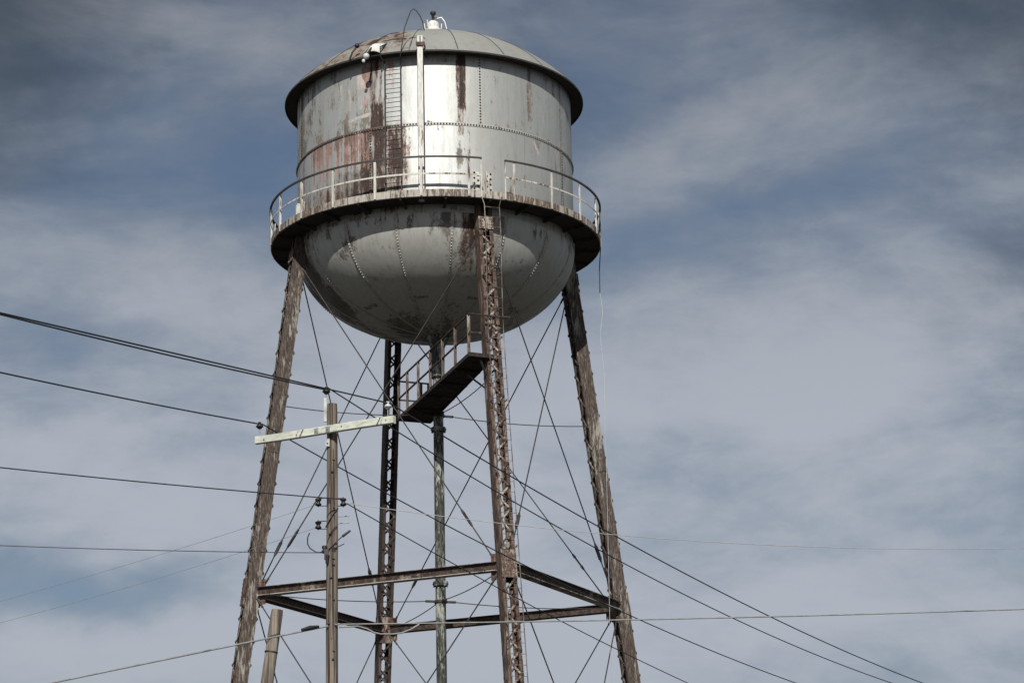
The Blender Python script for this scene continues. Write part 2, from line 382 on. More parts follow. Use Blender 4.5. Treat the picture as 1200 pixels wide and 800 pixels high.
for i in range(16):
    a = 6.5 + 22.5 * i; m = MB(); ss = MB(); t = .06; prev = None
    while t < 1.42:
        r_ = R * math.cos(t); z = H(ZB - CB * math.sin(t)); nr = cyl(a, math.cos(t) / 1.0, -math.sin(t) / CB)
        if t < .62 + .35 * abs(n01(i * 3.3, 1, 1)): m.rivet(cyl(a, r_, z) + nr.normalized() * .012, nr, .023, .017)
        ds = math.hypot(R * math.sin(t), R * CB * math.cos(t)); t += .088 / ds
    for j in range(41):
        t = .03 + 1.42 * j / 40; w = .045 / max(.3, R * math.cos(t)) * 180 / PI
        nr = cyl(a, math.cos(t), -math.sin(t) / CB).normalized() * .011
        row = [cyl(a - w, R * math.cos(t), H(ZB - CB * math.sin(t))), cyl(a - w, R * math.cos(t), H(ZB - CB * math.sin(t))) + nr,
               cyl(a + w, R * math.cos(t), H(ZB - CB * math.sin(t))) + nr, cyl(a + w, R * math.cos(t), H(ZB - CB * math.sin(t)))]
        if prev:
            ss.add(prev + row, [(0, 4, 5, 1), (1, 5, 6, 2), (2, 6, 7, 3)])
        prev = row
    m.cm = 1
    m.add(ss.v, ss.f)
    m.build('riveted_bowl_seam', (M['rivet_pale'], M['seam_bowl']), T)

# ---- roof: shallow dome with standing seams, overhanging the wall
RE, HD = 1.0891, .492
RHO = (RE ** 2 + HD ** 2) / (2 * HD); ZC = HT + HD - RHO; TM = math.asin(RE / RHO)
def roofpt(phi, t, lift=0.0): return cyl(phi, (RHO * math.sin(t)) * R + lift * math.sin(t), H(ZC + RHO * math.cos(t)) + lift * math.cos(t))
NA3, NV3 = 480, 44
vs = []; rust = []; primer = []; grime_dark = []
for j in range(NV3 + 1):
    t = TM * (.02 + .98 * j / NV3)
    for k in range(NA3):
        phi = k * 360.0 / NA3
        if phi > 180: phi -= 360
        d = t / TM; u = rad(phi) * R * d; v = d * R
        bl = fr(u * 1.6, v * 1.6, 33.3); bl2 = fr(u * 3.5, v * 3.5, 3.3); sx = n01(u * 2.5, v * .5, 2.2)
        dent = -.05 * max(0, bl) * band(phi, -75, -12, 8) * band(d, .45, .97, .05)
        vs.append(roofpt(phi, t, dent))
        L = band(phi + 6 * bl, -120, -12, 6); fl = abs(((phi - 9 + 360) % 18) - 0) ; fl = min(fl, 18 - fl) * rad(1) * R * RE * d
        rust.append(L * (.34 + .42 * bl + .35 * bl2) * band(d, .30, 1.0, .08) + .06 * bl2
                    + .75 * band(phi + 2 * bl2, -26, -8, 1.2) * band(d + .015 * bl2, .795, .815, .004)
                    + .7 * band(phi, -31, -27, 1) * band(d, .72, .82, .02))
        primer.append(L * (.52 + .45 * bl) * smooth(.1, .3, d))
        grime_dark.append(max(.62 * (1 - smooth(.02, .06, fl)) * (.8 + .6 * bl2), .52 * band(d + .006 * bl, .60, .606, .006) * (.8 + .8 * bl2), L * (.42 + .5 * bl2 + .25 * bl) * band(d, .2, 1.0, .1), .36 * (.35 + .8 * bl + .5 * sx), .8 * L * smooth(.1, .35, bl2) * band(d, .2, .72, .08)))
mb = MB()
mb.add(vs, [(j * NA3 + k, (j + 1) * NA3 + k, (j + 1) * NA3 + (k + 1) % NA3, j * NA3 + (k + 1) % NA3) for j in range(NV3) for k in range(NA3)], True)
roof = mb.build('roof', M['roof'], T, {'rust': rust, 'primer': primer, 'grime_dark': grime_dark})
m = MB()
m.lathe([(RE * R - .002, H(HT) + .004), (RE * R + .018, H(HT) - .004), (RE * R + .018, H(HT) - .055), (RE * R - .012, H(HT) - .055),
         (RE * R - .012, H(HT) - .022), (R + .02, H(HT) - .012)], 240, sm=False)
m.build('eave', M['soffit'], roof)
for i in range(20):
    m = MB(); a = 9 + 18 * i
    pts = [roofpt(a, TM * (.10 + .89 * j / 24), .004) for j in range(25)]
    m.tube(pts, .011, 5); m.build('roof_rib', M['toprail'], roof)
# loose sheet curling up beside the ladder
m = MB(); n_ = 9; rows = []
for i in range(n_ + 1):
    a = -25.5 + 6.0 * i / n_
    for j in range(n_ + 1):
        t = TM * (.88 + .13 * j / n_); e = (i / n_ - .5) * 2
        lift = .03 + .16 * (1 - e * e) * math.sin(PI * j / n_ * .8) + .02
        rows.append(roofpt(a, t, lift))
m.add(rows, [(i * (n_ + 1) + j, i * (n_ + 1) + j + 1, (i + 1) * (n_ + 1) + j + 1, (i + 1) * (n_ + 1) + j) for i in range(n_) for j in range(n_)], True)
lp = m.build('loose_sheet', M['white'], roof); sm_ = lp.modifiers.new('thick', 'SOLIDIFY'); sm_.thickness = .012
tag(lp, 'curled pale roof sheet lifting at the eave')
# finial: vent drum, ball, dark lamp
m = MB(); za = H(HT + HD)
m.lathe([(.0, za + .82)] + [(.20 * math.sin(PI * i / 12), za + .62 + .20 * math.cos(PI * i / 12)) for i in range(1, 8)] + [(.20, za + .55), (.24, za + .5), (.24, za + .38), (.20, za + .36), (.20, za - .10)], 24); vent = m.build('roof_vent', M['white'], T)
for a, l in ((-62, .52), (-35, .6), (58, .5)):
    m = MB(); m.tube([cyl(a, .19, za + .3), cyl(a, .30, za + l), cyl(a, .31, za + l + .14)], .02, 5); m.build('vent_bracket', M['white'], vent)
m = MB(); m.lathe([(.0, za + 1.10), (.085, za + 1.10), (.095, za + 1.05), (.05, za + .99), (.04, za + .80)], 14); m.box((.10, 0, za + .94), .07, .025, .025)
m.build('beacon_lamp', M['dark'], vent)
m = MB(); m.tube([(.12, -.1, za + .84), (.26, -.1, za + .88), (.36, -.1, za + .74), (.45, -.1, za + .36), (.5, -.1, za + .06)], .022, 6); m.build('cable_loop', M['wire_pale'], vent)

# ---- ladder up the tank wall and hoop over the eave
m = MB()
for a, top in ((-19.3, H(1.10)), (-12.9, H(1.13))):
    m.tube([cyl(a, R * 1.028, H(.04)), cyl(a, R * 1.028, top)], .022, 6)
m.tube([cyl(-12.9, R * 1.028, H(1.05)), cyl(-12.4, R * 1.075, H(1.10)), (-.93, -4.56, 28.75), (-.84, -4.45, 29.42), (-.73, -4.43, 29.75), (-.65, -4.41, 29.98), (-.57, -4.39, 30.06), (-.48, -4.37, 30.0), (-.38, -4.33, 29.86), (-.31, -4.28, 29.7), (-.26, -4.2, 29.45)], .015, 6)
m.tube([cyl(-19.3, R * 1.028, H(1.08)), cyl(-19.6, R * 1.10, H(1.11)), cyl(-19.6, R * 1.10, H(1.18)), cyl(-19.3, R * .99, H(1.245))], .018, 6)
tl = m.build('tank_ladder', M['toprail'], T)
z = H(.06)
while z < H(1.10):
    m = MB(); m.tube([cyl(-19.3, R * 1.028, z), cyl(-12.9, R * 1.028, z)], .010, 5); z += .29
    m.build('rung', M['toprail'], tl)
for h in (.1, .35, .6, .85, 1.05):
    for a in (-19.3, -12.9):
        m = MB(); m.tube([cyl(a, R * 1.0, H(h)), cyl(a, R * 1.028, H(h))], .014, 5); m.build('ladder_bracket', M['toprail'], tl)

# ---- tall white level gauge board
m = MB(); ax = Vector((1, 0, 0)); ay = Vector((0, 1, 0)); az = Vector((0, 0, 1))
m.box((-.392, -4.655, (24.02 + 29.1) / 2), .078, .022, (29.1 - 24.02) / 2)
gb = m.build('level_gauge_board', M['white'], T)
m = MB(); m.box((-.476, -4.655, 26.5), .006, .034, 2.45); m.build('board_edge', M['toprail'], gb)
m = MB(); m.box((-.308, -4.655, 26.5), .006, .034, 2.45); m.build('board_edge', M['toprail'], gb)
m = MB(); m.box((-.386, -4.684, 28.98), .016, .004, .09); m.build('board_slot', M['toprail'], gb)
m = MB(); m.box((-.38, -4.70, 28.83), .13, .022, .055); m.bar((-.26, -4.69, 28.83), (-.22, -4.2, 28.62), .02, .02)
m.build('board_clamp', M['gusset'], gb)
for z in (24.4, 25.6, 26.8, 27.9):
    m = MB(); m.bar((-.392, -4.63, z), (-.392, -4.17, z), .015, .02); m.build('standoff', M['rail'], gb)

# ---- two flood lamps on the eave
def flood(base, head, ball, bulb, rb, mat_):
    m = MB(); b = Vector(base); h_ = Vector(head); mid = (b + h_) / 2 + Vector((0, -.05, .06))
    m.tube([b, mid, h_], .028, 7); o = m.build('flood_lamp_arm', M['toprail'], T)
    m = MB(); c = Vector(ball); m.lathe([(rb * math.sin(PI * i / 10) + 1e-4, rb * math.cos(PI * i / 10)) for i in range(11)], 16, c)
    if bulb:
        c2 = Vector(bulb); m.lathe([(.05 * math.sin(PI * i / 8) + 1e-4, .06 * math.cos(PI * i / 8)) for i in range(9)], 12, c2)
    m.build('lamp_globe', mat_, o)
flood((-1.72, -4.05, 28.98), (-1.92, -4.50, 28.62), (-1.95, -4.52, 28.53), (-2.03, -4.53, 28.38), .095, M['porcelain'])
flood((-2.48, -3.90, 28.62), (-2.26, -3.99, 29.02), (-2.235, -3.99, 29.08), None, .075, M['dark'])

# ---- balcony
RB = 1.1866; H0, H1 = .0298, .075
m = MB()
m.lathe([(R + .003, H(.045)), (RB * R - .015, H(.045)), (RB * R - .015, H(.036)), (R + .003, H(.036))], 180, sm=False)
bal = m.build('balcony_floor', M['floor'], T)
m = MB()
prof = [(RB * R - .012, H(.079)), (RB * R, H(.081)), (RB * R + .008, H(.079)), (RB * R + .008, H(.030)), (RB * R - .03, H(.026)), (RB * R - .03, H(.034)), (RB * R - .012, H(.036)), (RB * R - .012, H(.079))]
m.lathe(prof, 240, sm=False); m.build('balcony_edge', M['fascia'], bal)
for i in range(24):
    a = 3.4 + 15 * i; m = MB()
    m.bar(cyl(a, R + .01, H(.016)), cyl(a, RB * R - .05, H(.028)), .03, .045); m.build('floor_bracket', M['floor'], bal)
# railing
RR = RB * R + .022; HR = .3102
A0, A1 = 23.5, 375.4
m = MB(); n_ = 200
pts = [cyl(A0 + (A1 - A0) * i / n_, RR, H(HR)) for i in range(n_ + 1)]
for i in range(n_):
    pass
m.lathe([(RR - .03, H(HR) - .012), (RR - .03, H(HR) + .03), (RR + .028, H(HR) + .03), (RR + .028, H(HR) - .028), (RR + .014, H(HR) - .028), (RR + .014, H(HR) - .012), (RR - .03, H(HR) - .012)], 240, sm=False, a0=A0, a1=A1)
rail = m.build('railing', M['toprail'], T)
m = MB(); m.lathe([(RR - .008, H(.190) - .024), (RR + .008, H(.190) - .024), (RR + .008, H(.190) + .024), (RR - .008, H(.190) + .024), (RR - .008, H(.190) - .024)], 240, sm=False, a0=A0, a1=A1)
m.build('mid_rail', M['rail'], rail)
posts = [-4.5 + 15.65 * k for k in range(23)] + [15.2, 23.7]
for a in posts:
    if 16.0 < a < 22.8 or (abs(a - 11.15) > 4.4 and 14 < a < 15): continue
    jl = random.uniform(-.8, .8); m = MB(); e = cyl(a, 1, 0); tt = Vector((-e.y, e.x, 0)); w = .02 if a in (15.2, 23.7) else .034
    m.obox(cyl(a + jl * .2, RR + .002, (H(.034) + H(HR) - .03) / 2), tt, e, az, w, .007, (H(HR) - .03 - H(.034)) / 2)
    m.obox(cyl(a + jl * .2, RR + .002 - .03, (H(.034) + H(HR) - .03) / 2) + tt * (w - .006), tt, e, az, .006, .024, (H(HR) - .03 - H(.034)) / 2)
    m.build('rail_post', M['rail'], rail)

# ---- legs
TH = 18.386; RT, SL, HS = 1.0097, .1322, -2.5152
HG = -ZF / R + .10
def legaxis(k, h):      # k: 0 front, 1 right, 2 back, 3 left
    return cyl(TH + 90 * k, (RT - SL * h) * R, H(h))
WT, WO, FL = .215, .197, .085
for k in range(4):
    mat = M['leg_front'] if k == 0 else (M['leg_back_shaded'] if k == 2 else M['leg'])
    a = legaxis(k, HG); b = legaxis(k, .03); w = (b - a).normalized()
    oh = cyl(TH + 90 * k, 1, 0); t = az.cross(oh).normalized(); o = t.cross(w).normalized()
    if o.dot(oh) < 0: o = -o
    L = (b - a).length
    def P(tt, oo, s): return a + w * s + t * tt + o * oo
    m = MB()
    for sgn in (-1, 1):
        m.obox(P(sgn * (WT - .009), 0, L / 2), t, o, w, .009, WO, L / 2)
        for so in (-1, 1):
            m.obox(P(sgn * (WT - .018 - FL / 2), so * (WO - .010), L / 2), t, o, w, FL / 2, .010, L / 2)
    # rivet rows down the web faces and splice plates
    for sgn in (-1, 1):
        for s_ in (L * .18, L * .42, L * .735):
            m.obox(P(sgn * (WT + .007), 0, s_), t, o, w, .007, WO * .8, .35)
    leg = m.build('leg', mat, T)
    # lacing bars, zigzag on inner and outer face, with node rivets standing proud
    st = .33; n_ = int(L / st)
    for so in (-1, 1):
        m = MB()
        for i in range(n_):
            s0 = i * st + .1; s1 = s0 + st
            if s1 > L - .9: break
            sg = 1 if (i % 2 == 0) else -1
            if so < 0: sg = -sg
            m.bar(P(sg * (WT - .06), so * (WO + .014 + (.006 if i % 2 else 0)), s0), P(-sg * (WT - .06), so * (WO + .014 + (.006 if i % 2 else 0)), s1), .027, .007, o)
            m.cm = 1; m.rivet(P(sg * (WT - .05), so * (WO + .02), s0), o * so, .034, .034)
            if i % 2 == 0:
                for q in (-1, 1): m.obox(P(q * (WT - .06), so * (WO + .010), s0 + (0 if q == sg else st)), t, o, w, .055, .018, .045)
            m.cm = 0
        m.build('lacing', (M['lace'] if k != 2 else M['leg_back_shaded'], M['strut']), leg)
    # batten plates at top and at the strut joint
    sj = (legaxis(k, HS) - a).length
    for so in (-1, 1):
        m = MB()
        m.obox(P(0, so * (WO + .030), L - .62), t, o, w, WT, .009, .19)
        for tt in (-.17, -.1, .1, .17):
            for ds in (-.14, -.05, .05, .14): m.rivet(P(tt, so * (WO + .039), L - .62 + ds), o * so, .022, .022)
        m.build('batten_plate', M['plate'] if k != 2 else M['leg_back_shaded'], leg)
    for so in (-1, 1):
        m = MB()
        m.obox(P(0, so * (WO + .034), sj), t, o, w, WT, .010, .40)
        for tt in (-.17, .17):
            for i in range(7): m.rivet(P(tt, so * (WO + .044), sj - .36 + .12 * i), o * so, .022, .022)
        m.build('joint_plate', M['gusset'] if k != 0 else M['plate'], leg)
    # riveted plates that tie the leg top to the tank wall, above the balcony floor
    for da in (-2.0, 2.7):
        m = MB(); c = cyl(TH + 90 * k + da, R + .028, H(.16)); e = cyl(TH + 90 * k + da, 1, 0); tg = az.cross(e); sgn = 1 if da > 0 else -1
        m.obox(c, tg, e, az, .125, .010, .50); m.obox(c - tg * sgn * .10 + e * .075, tg, e, az, .010, .07, .50)
        m.cm = 1
        for i in range(6):
            for q in (-.04, .075): m.rivet(c + tg * q * -sgn * -1 + e * .012 + az * (-.40 + .16 * i + (.07 if q > 0 else 0)), e, .036, .026)
        m.build('wall_bracket', (M['rail'], M['dark']), leg)
    # rail brackets from leg top to bowl
    m = MB(); c = P(0, -.30, L - .25); m.obox(c, t, o, w, WT * .7, .30, .22); m.build('leg_cap', mat, leg)
    m = MB(); c = legaxis(k, HG); m.lathe([(.0, .62), (.55, .62), (.62, .55), (.80, -.3)], 4, (c.x, c.y, 0), False, 45, 405); m.build('footing', M['concrete'], leg)

# ---- horizontal struts, gussets
def along(p, q, d): return p + (q - p).normalized() * d
for k in range(4):
    p, q = legaxis(k, HS), legaxis((k + 1) % 4, HS); d = (q - p).normalized(); s = d.cross(az).normalized()
    if s.dot(p) < 0: s = -s
    p2, q2 = p + d * .26, q - d * .26; m = MB(); half = .105
    m.bar(p2 + s * .05, q2 + s * .05, .008, half)
    m.bar(p2 - s * .05, q2 - s * .05, .008, half)
    st = m.build('strut', M['strut'], T)
    for z in (-half - .009, half + .009):
        m = MB(); m.bar(p2 + az * z, q2 + az * z, .15, .008)
        m.build('strut_flange', M['strut_flange'] if (k in (0, 3) and z < 0) else M['strut'], st)
    for base, sg in ((p, 1), (q, -1)):
        m = MB(); c = base + d * sg * .30
        m.obox(c, d, az, s, .15, .36, .012)
        for dx in (-.1, .02, .1):
            for dz in (-.28, -.12, .12, .28): m.rivet(c + d * dx + az * dz + s * .013, s, .022, .02)
        m.build('gusset', M['gusset'], st)

# ---- diagonal tie rods with turnbuckles
def rod(a, b, r=.019, f=.86, tb=True):
    a = Vector(a); b = Vector(b); d = (b - a).normalized(); L = (b - a).length; m = MB()
    m.tube([a, b], r, 7)
    o = m.build('tie_rod', M['rod'], T)
    s = d.cross(az).normalized(); c = a + d * (L * f); m = MB()
    for q in (-1, 1): m.bar(c - d * .22 + s * (.035 * q), c + d * .22 + s * (.035 * q), .013, .022)
    for q in (-1, 1): m.tube([c + d * (.17 * q), c + d * (.30 * q)], [.042, .03], 8)
    m.build('turnbuckle', M['rod'], o)
    for e, dd in ((a, 1), (b, -1)):
        m = MB(); m.tube([e - d * .02 * dd, e + d * dd * .32], .030, 6); m.build('clevis', M['rod'], o)
for k in range(4):
    j = (k + 1) % 4
    mid = (legaxis(k, 0) + legaxis(j, 0)); s = Vector((mid.x, mid.y, 0)).normalized()
    for u_, v_, off in ((k, j, .03), (j, k, -.03)):
        a = legaxis(u_, -.2); b = legaxis(v_, HS + .03); h = (b - a); h.z = 0; h.normalize()
        rod(a + h * .2 + s * off, b - h * .30 + s * off)
        a = legaxis(u_, HS - .05); b = legaxis(v_, HG + .25); h = (b - a); h.z = 0; h.normalize()
        rod(a + h * .26 + s * off, b - h * .25 + s * off)

# ---- riser pipe and spider rods
zb = H(ZB - CB)
m = MB(); m.tube([(0, 0, zb + .05), (0, 0, H(-1.2)), (0, 0, H(-2.4)), (0, 0, H(-4.1)), (0, 0, .0)], .150, 28); ris = m.build('riser_pipe', M['riser'], T)
m = MB(); m.lathe([(.02, zb + .12), (.42, zb + .10), (.30, zb - .12), (.215, zb - .34), (.205, zb - 1.15), (.23, zb - 1.16), (.23, zb - 1.25), (.15, zb - 1.26)], 28); m.build('riser_neck', M['riser'], ris)
for h in (-1.30, -2.40, -4.1):
    m = MB(); m.lathe([(.151, H(h) - .07), (.215, H(h) - .065), (.225, H(h) - .012), (.235, H(h) - .01), (.235, H(h) + .01), (.225, H(h) + .012), (.215, H(h) + .065), (.151, H(h) + .07)], 28, sm=False)
    for i in range(10): m.rivet(cyl(36 * i, .20, H(h) - .067), (0, 0, -1), .022, .03)
    m.build('pipe_flange', M['riser'], ris)
for h in (-1.2, HS - .01):
    m = MB(); m.lathe([(.152, H(h) - .04), (.19, H(h) - .04), (.19, H(h) + .04), (.152, H(h) + .04)], 24, sm=False)
    for k in range(4):
        e = cyl(TH + 90 * k, 1, 0); m.bar(e * .17 + az * H(h), e * .46 + az * H(h), .035, .03)
    m.build('pipe_clamp', M['rod'], ris)
    for k in range(4):
        if h == -1.2 and k == 2: continue
        m = MB(); e = cyl(TH + 90 * k, .4, H(h)); q = legaxis(k, h if h == -1.2 else HS)
        L_ = (q - e).length; n_ = 12
        pts = [e + (q - e) * (i / n_) - az * (.10 * 4 * (i / n_) * (1 - i / n_)) for i in range(n_ + 1)]
        m.tube(pts, .014, 6); m.build('spider_rod', M['rod'], T)

# ---- access ladder up the front leg
e0 = cyl(TH, 1, 0); t0 = az.cross(e0)
def ladpt(h, tt):
    if h < -1.0: out = .34 + .05
    else: out = .39 + (.76 - .39) * smooth(-1.0, 0, h)
    return cyl(TH, (RT - SL * h) * R + out, H(h)) + t0 * tt
m = MB(); hs = [HG + .3 + (-.02 - HG - .3) * i / 60 for i in range(61)]
for tt in (-.205, .245):
    pts = [ladpt(h, tt) for h in hs]; sg = -1 if tt < 0 else 1
    pts += [ladpt(0, tt) + az * .05 + t0 * .04 * sg, ladpt(0, tt) + az * .2 + t0 * .08 * sg - e0 * .02]
    m.tube(pts, .0135, 6)
lad = m.build('leg_ladder', M['ladder'], T)
h = HG + .35
while h < -.03:
    m = MB(); m.tube([ladpt(h, -.205), ladpt(h, .245)], .0075, 5); h += .30 / R
    m.build('rung', M['ladder'], lad)
for h in (-.5, -.95, -1.4, -1.9, -2.4, -2.9, -3.5, -4.2, -4.9):
    for tt in (-.205, .205):
        m = MB(); m.bar(ladpt(h, tt), legaxis(0, h) + e0 * .2 + t0 * tt, .012, .016); m.build('ladder_bracket', M['ladder'], lad)

# ---- sloping catwalk from the front leg to the riser
d0 = cyl(TH, 1, 0); n0 = az.cross(d0)
def cw(dr, nn, h): return d0 * (dr * R) + n0 * (nn * R) + az * H(h)
NL, NR, FL_, FR = cw(1.245, -.19, -1.10), cw(1.225, -.018, -1.10), cw(-.19, -.24, -1.2), cw(-.20, .005, -1.2)
m = MB(); up = az * .05
m.add([NL, NR, FR, FL_, NL + up, NR + up, FR + up, FL_ + up], [(0, 1, 2, 3), (7, 6, 5, 4), (0, 4, 5, 1), (1, 5, 6, 2), (2, 6, 7, 3), (3, 7, 4, 0)])
cat = m.build('catwalk', M['catwalk'], T)
for p_, q_ in ((NL, FL_), (NR, FR), (FL_, FR), (NL, NR)):
    m = MB(); m.bar(p_ + az * .028, q_ + az * .028, .022, .055); m.build('catwalk_edge', M['catwalk'], cat)
for f in (.2, .4, .6, .8):
    m = MB(); m.bar(NL.lerp(FL_, f) - az * .035, NR.lerp(FR, f) - az * .035, .03, .03); m.build('catwalk_beam', M['catwalk'], cat)
m = MB(); RH = 1.20
for z in (RH, RH * .52): 
    m.bar(NL + az * z, FL_ + az * z, .020, .022); m.bar(FL_ + az * z, FR + az * z, .020, .022)
m.bar(NL + az * RH, NR + az * RH, .020, .022)
m.bar(NR + az * RH, NR + az * RH + n0 * .5 + d0*.06, .016, .018)
m.bar(NL + az * RH * .55, NL + az * RH * .55 + n0 * .35, .018, .03)
cr = m.build('catwalk_rail', M['catwalk'], cat)
spots = [(NL.lerp(FL_, f)) for f in (.012, .19, .36, .53, .70, .86, .985)] + [FR.lerp(FL_, .05), FR.lerp(FL_, .28), FR.lerp(NR, .08)]
for p_ in spots:
    m = MB(); m.bar(p_ + az * .03, p_ + az * (RH - .02), .034, .010, d0); m.bar(p_ + az * .03 + n0 * .026 + d0 * .03, p_ + az * (RH - .02) + n0 * .026 + d0 * .03, .007, .024, d0)
    m.build('catwalk_post', M['ladder'], cr)
for f, h in ((.22, -1.32), (.02, -1.30)):
    m = MB(); q = legaxis(0, h); m.bar(NL.lerp(FL_, f) + n0 * .35 - az * .05, q - d0 * .2, .022, .022); m.build('catwalk_brace', M['rod'], cat)

# ================================================================== UTILITY POLE
PX, PY = -2.305, -19.068
U = tag(empty('utility_pole', (PX, PY, 0)), 'tall weathered wooden utility pole with pale green crossarm in front of the tower', 'utility pole')
def wood_pole(m, base, top, r0, r1, n=28, seed=0.0):
    base = Vector(base); top = Vector(top); ax_ = (top - base).normalized(); u = ax_.cross(Vector((0, 1, 0))).normalized(); w = ax_.cross(u); NZ = 80; vs = []
    for i in range(NZ + 1):
        f = i / NZ; c = base.lerp(top, f) + u * .012 * n01(f * 3, seed, 1) + w * .012 * n01(f * 3, seed, 5)
        for k in range(n):
            a = 2 * PI * k / n
            r = (r0 + (r1 - r0) * f) * (1 + .035 * n01(math.cos(a) * 2.5, math.sin(a) * 2.5 + seed, f * 3) + .015 * n01(math.cos(a) * 9, math.sin(a) * 9, f * 2 + seed))
            if i == NZ: r *= .93
            vs.append(c + (u * math.cos(a) + w * math.sin(a)) * r)
    fs = [(i * n + k, i * n + (k + 1) % n, (i + 1) * n + (k + 1) % n, (i + 1) * n + k) for i in range(NZ) for k in range(n)]
    m.add(vs, fs, True); b = NZ * n
    m.add([vs[b + k] for k in range(n)] + [top + ax_ * .012], [(k, (k + 1) % n, n) for k in range(n)])
    m.add([vs[k] for k in range(n)], [tuple(range(n))])
m = MB(); wood_pole(m, (PX, PY, -.3), (PX + .025, PY, 14.42), .155, .112); m.build('pole', M['pole'], U)
def insul(m, c, s=1.0, sm=True):      # pin insulator, skirted
    m.lathe([(.001, .115 * s), (.035 * s, .11 * s), (.042 * s, .085 * s), (.028 * s, .07 * s), (.03 * s, .055 * s), (.075 * s, .03 * s), (.095 * s, -.01 * s), (.07 * s, -.02 * s), (.05 * s, -.055 * s), (.03 * s, -.06 * s), (.001, -.06 * s)], 18, c)
m = MB(); pts = [(PX + .06 + .008 * math.sin(z * 1.7), PY - .112 - .0028 * (14.4 - z), z) for z in [13.4 - .4 * i for i in range(33)]]; m.tube(pts, .007, 5); m.build('ground_wire', M['dark'], U)
for i in range(11):
    z = 13.2 - 1.0 * i - random.uniform(0, .2); m = MB(); m.box((PX + .06, PY - .122 - .0028 * (14.4 - z), z), .022, .012, .012); m.build('staple', M['dark'], U)
for z, dx in ((12.9, .03), (11.55, -.02), (10.62, .0), (10.9, .06), (9.65, -.05), (8.9, .04)):
    m = MB(); m.rivet((PX + dx, PY - .118 - .003 * (14.4 - z), z), (dx * 4, -1, 0), .028, .02); m.build('bolt', M['dark'], U)
for z0, z1, dx in ((14.42, 12.6, -.035), (11.9, 9.4, .02), (10.3, 7.6, -.06), (13.2, 11.4, .055)):
    m = MB(); n_ = 14; w_ = []
    for i in range(n_ + 1):
        z = z0 + (z1 - z0) * i / n_; rr = .112 + .003 * (14.4 - z); x = dx + .010 * n01(z * 1.3, dx * 50, 2); w_.append((PX + x + .012, PY - math.sqrt(max(.001, rr * rr - x * x)) - .002, z))
    m.tube(w_, [.002 + .008 * math.sin(PI * i / n_) for i in range(n_ + 1)], 5); m.build('drying_crack', M['dark'], U)
# crossarm, in front of the pole
A_ = Vector((-3.885, -18.20, 13.82)); B_ = Vector((-.842, -19.968, 13.79)); dA = (B_ - A_).normalized(); sA = dA.cross(az).normalized()
if sA.y > 0: sA = -sA
sh = sA * .16
m = MB(); hw, hh = .052, .082; c = (A_ + B_) / 2 + sh; L2 = (B_ - A_).length / 2
upA = sA.cross(dA)
if upA.z < 0: upA = -upA
ch = .012
ring = [(-hw, -hh + ch), (-hw + ch, -hh), (hw - ch, -hh), (hw, -hh + ch), (hw, hh - ch), (hw - ch, hh), (-hw + ch, hh), (-hw, hh - ch)]
vs = []
for i in range(21):
    f = -1 + 2 * i / 20; cc = c + dA * (L2 * f) + upA * (.012 * math.sin(2.4 * f))
    for (x, y) in ring: vs.append(cc + sA * x + upA * y)
fs = [(i * 8 + k, i * 8 + (k + 1) % 8, (i + 1) * 8 + (k + 1) % 8, (i + 1) * 8 + k) for i in range(20) for k in range(8)]
m.add(vs, fs); m.add(vs[:8], [tuple(range(8))]); m.add(vs[-8:], [tuple(range(7, -1, -1))])
arm = m.build('crossarm', M['arm'], U)
for f in (.07, -.095, -.38, .27, .90, -.86):
    m = MB(); big = f in (.07, -.095); cc = c + dA * (L2 * f) + sA * (hw + .006) + upA * (0.0 if big else .02 * (1 if f > 0 else -1))
    if big: m.obox(cc, dA, upA, sA, .05, .055, .006)
    m.tube([cc, cc + sA * .022], .017 if big else .012, 7); m.build('bolt', M['galv'], arm)
for f in (-.375, .83):
    m = MB(); cc = c + dA * (L2 * f) + sA * (hw + .004); m.bar(cc - upA * .078 - dA * .02, cc + upA * .07 + dA * .03, .005, .003, sA); m.build('arm_strap', M['galv'], arm)
m = MB(); cc = Vector((-2.377, PY - .128, 13.54)); m.box(cc, .045, .012, .085); m.tube([cc, cc + Vector((0, -.05, 0))], .018, 7); m.build('brace_plate', M['galv'], U)
# pole top pin with dark insulator
m = MB(); m.box((-2.425, PY - .05, 14.28), .030, .03, .26); m.tube([(-2.412, PY, 14.3), (-2.410, PY, 14.66)], .014, 7)
pin = m.build('pole_top_pin', M['galv'], U)
m = MB(); insul(m, (-2.405, PY, 14.70), .95); m.build('insulator', M['dark'], pin)
# arm end pins
LI = Vector((-3.853, -18.168 + .0, 14.15)) + sh * .55; RI = Vector((-1.019, -19.968, 14.10)) + sh * .55
for q, mt, s_ in ((LI, M['dark'], .9), (RI, M['porcelain'], .95)):
    m = MB(); m.tube([q - az * .32, q], .013, 7); pn = m.build('insulator_pin', M['galv'], arm)
    m = MB(); insul(m, q, s_); m.build('insulator', mt, pn)
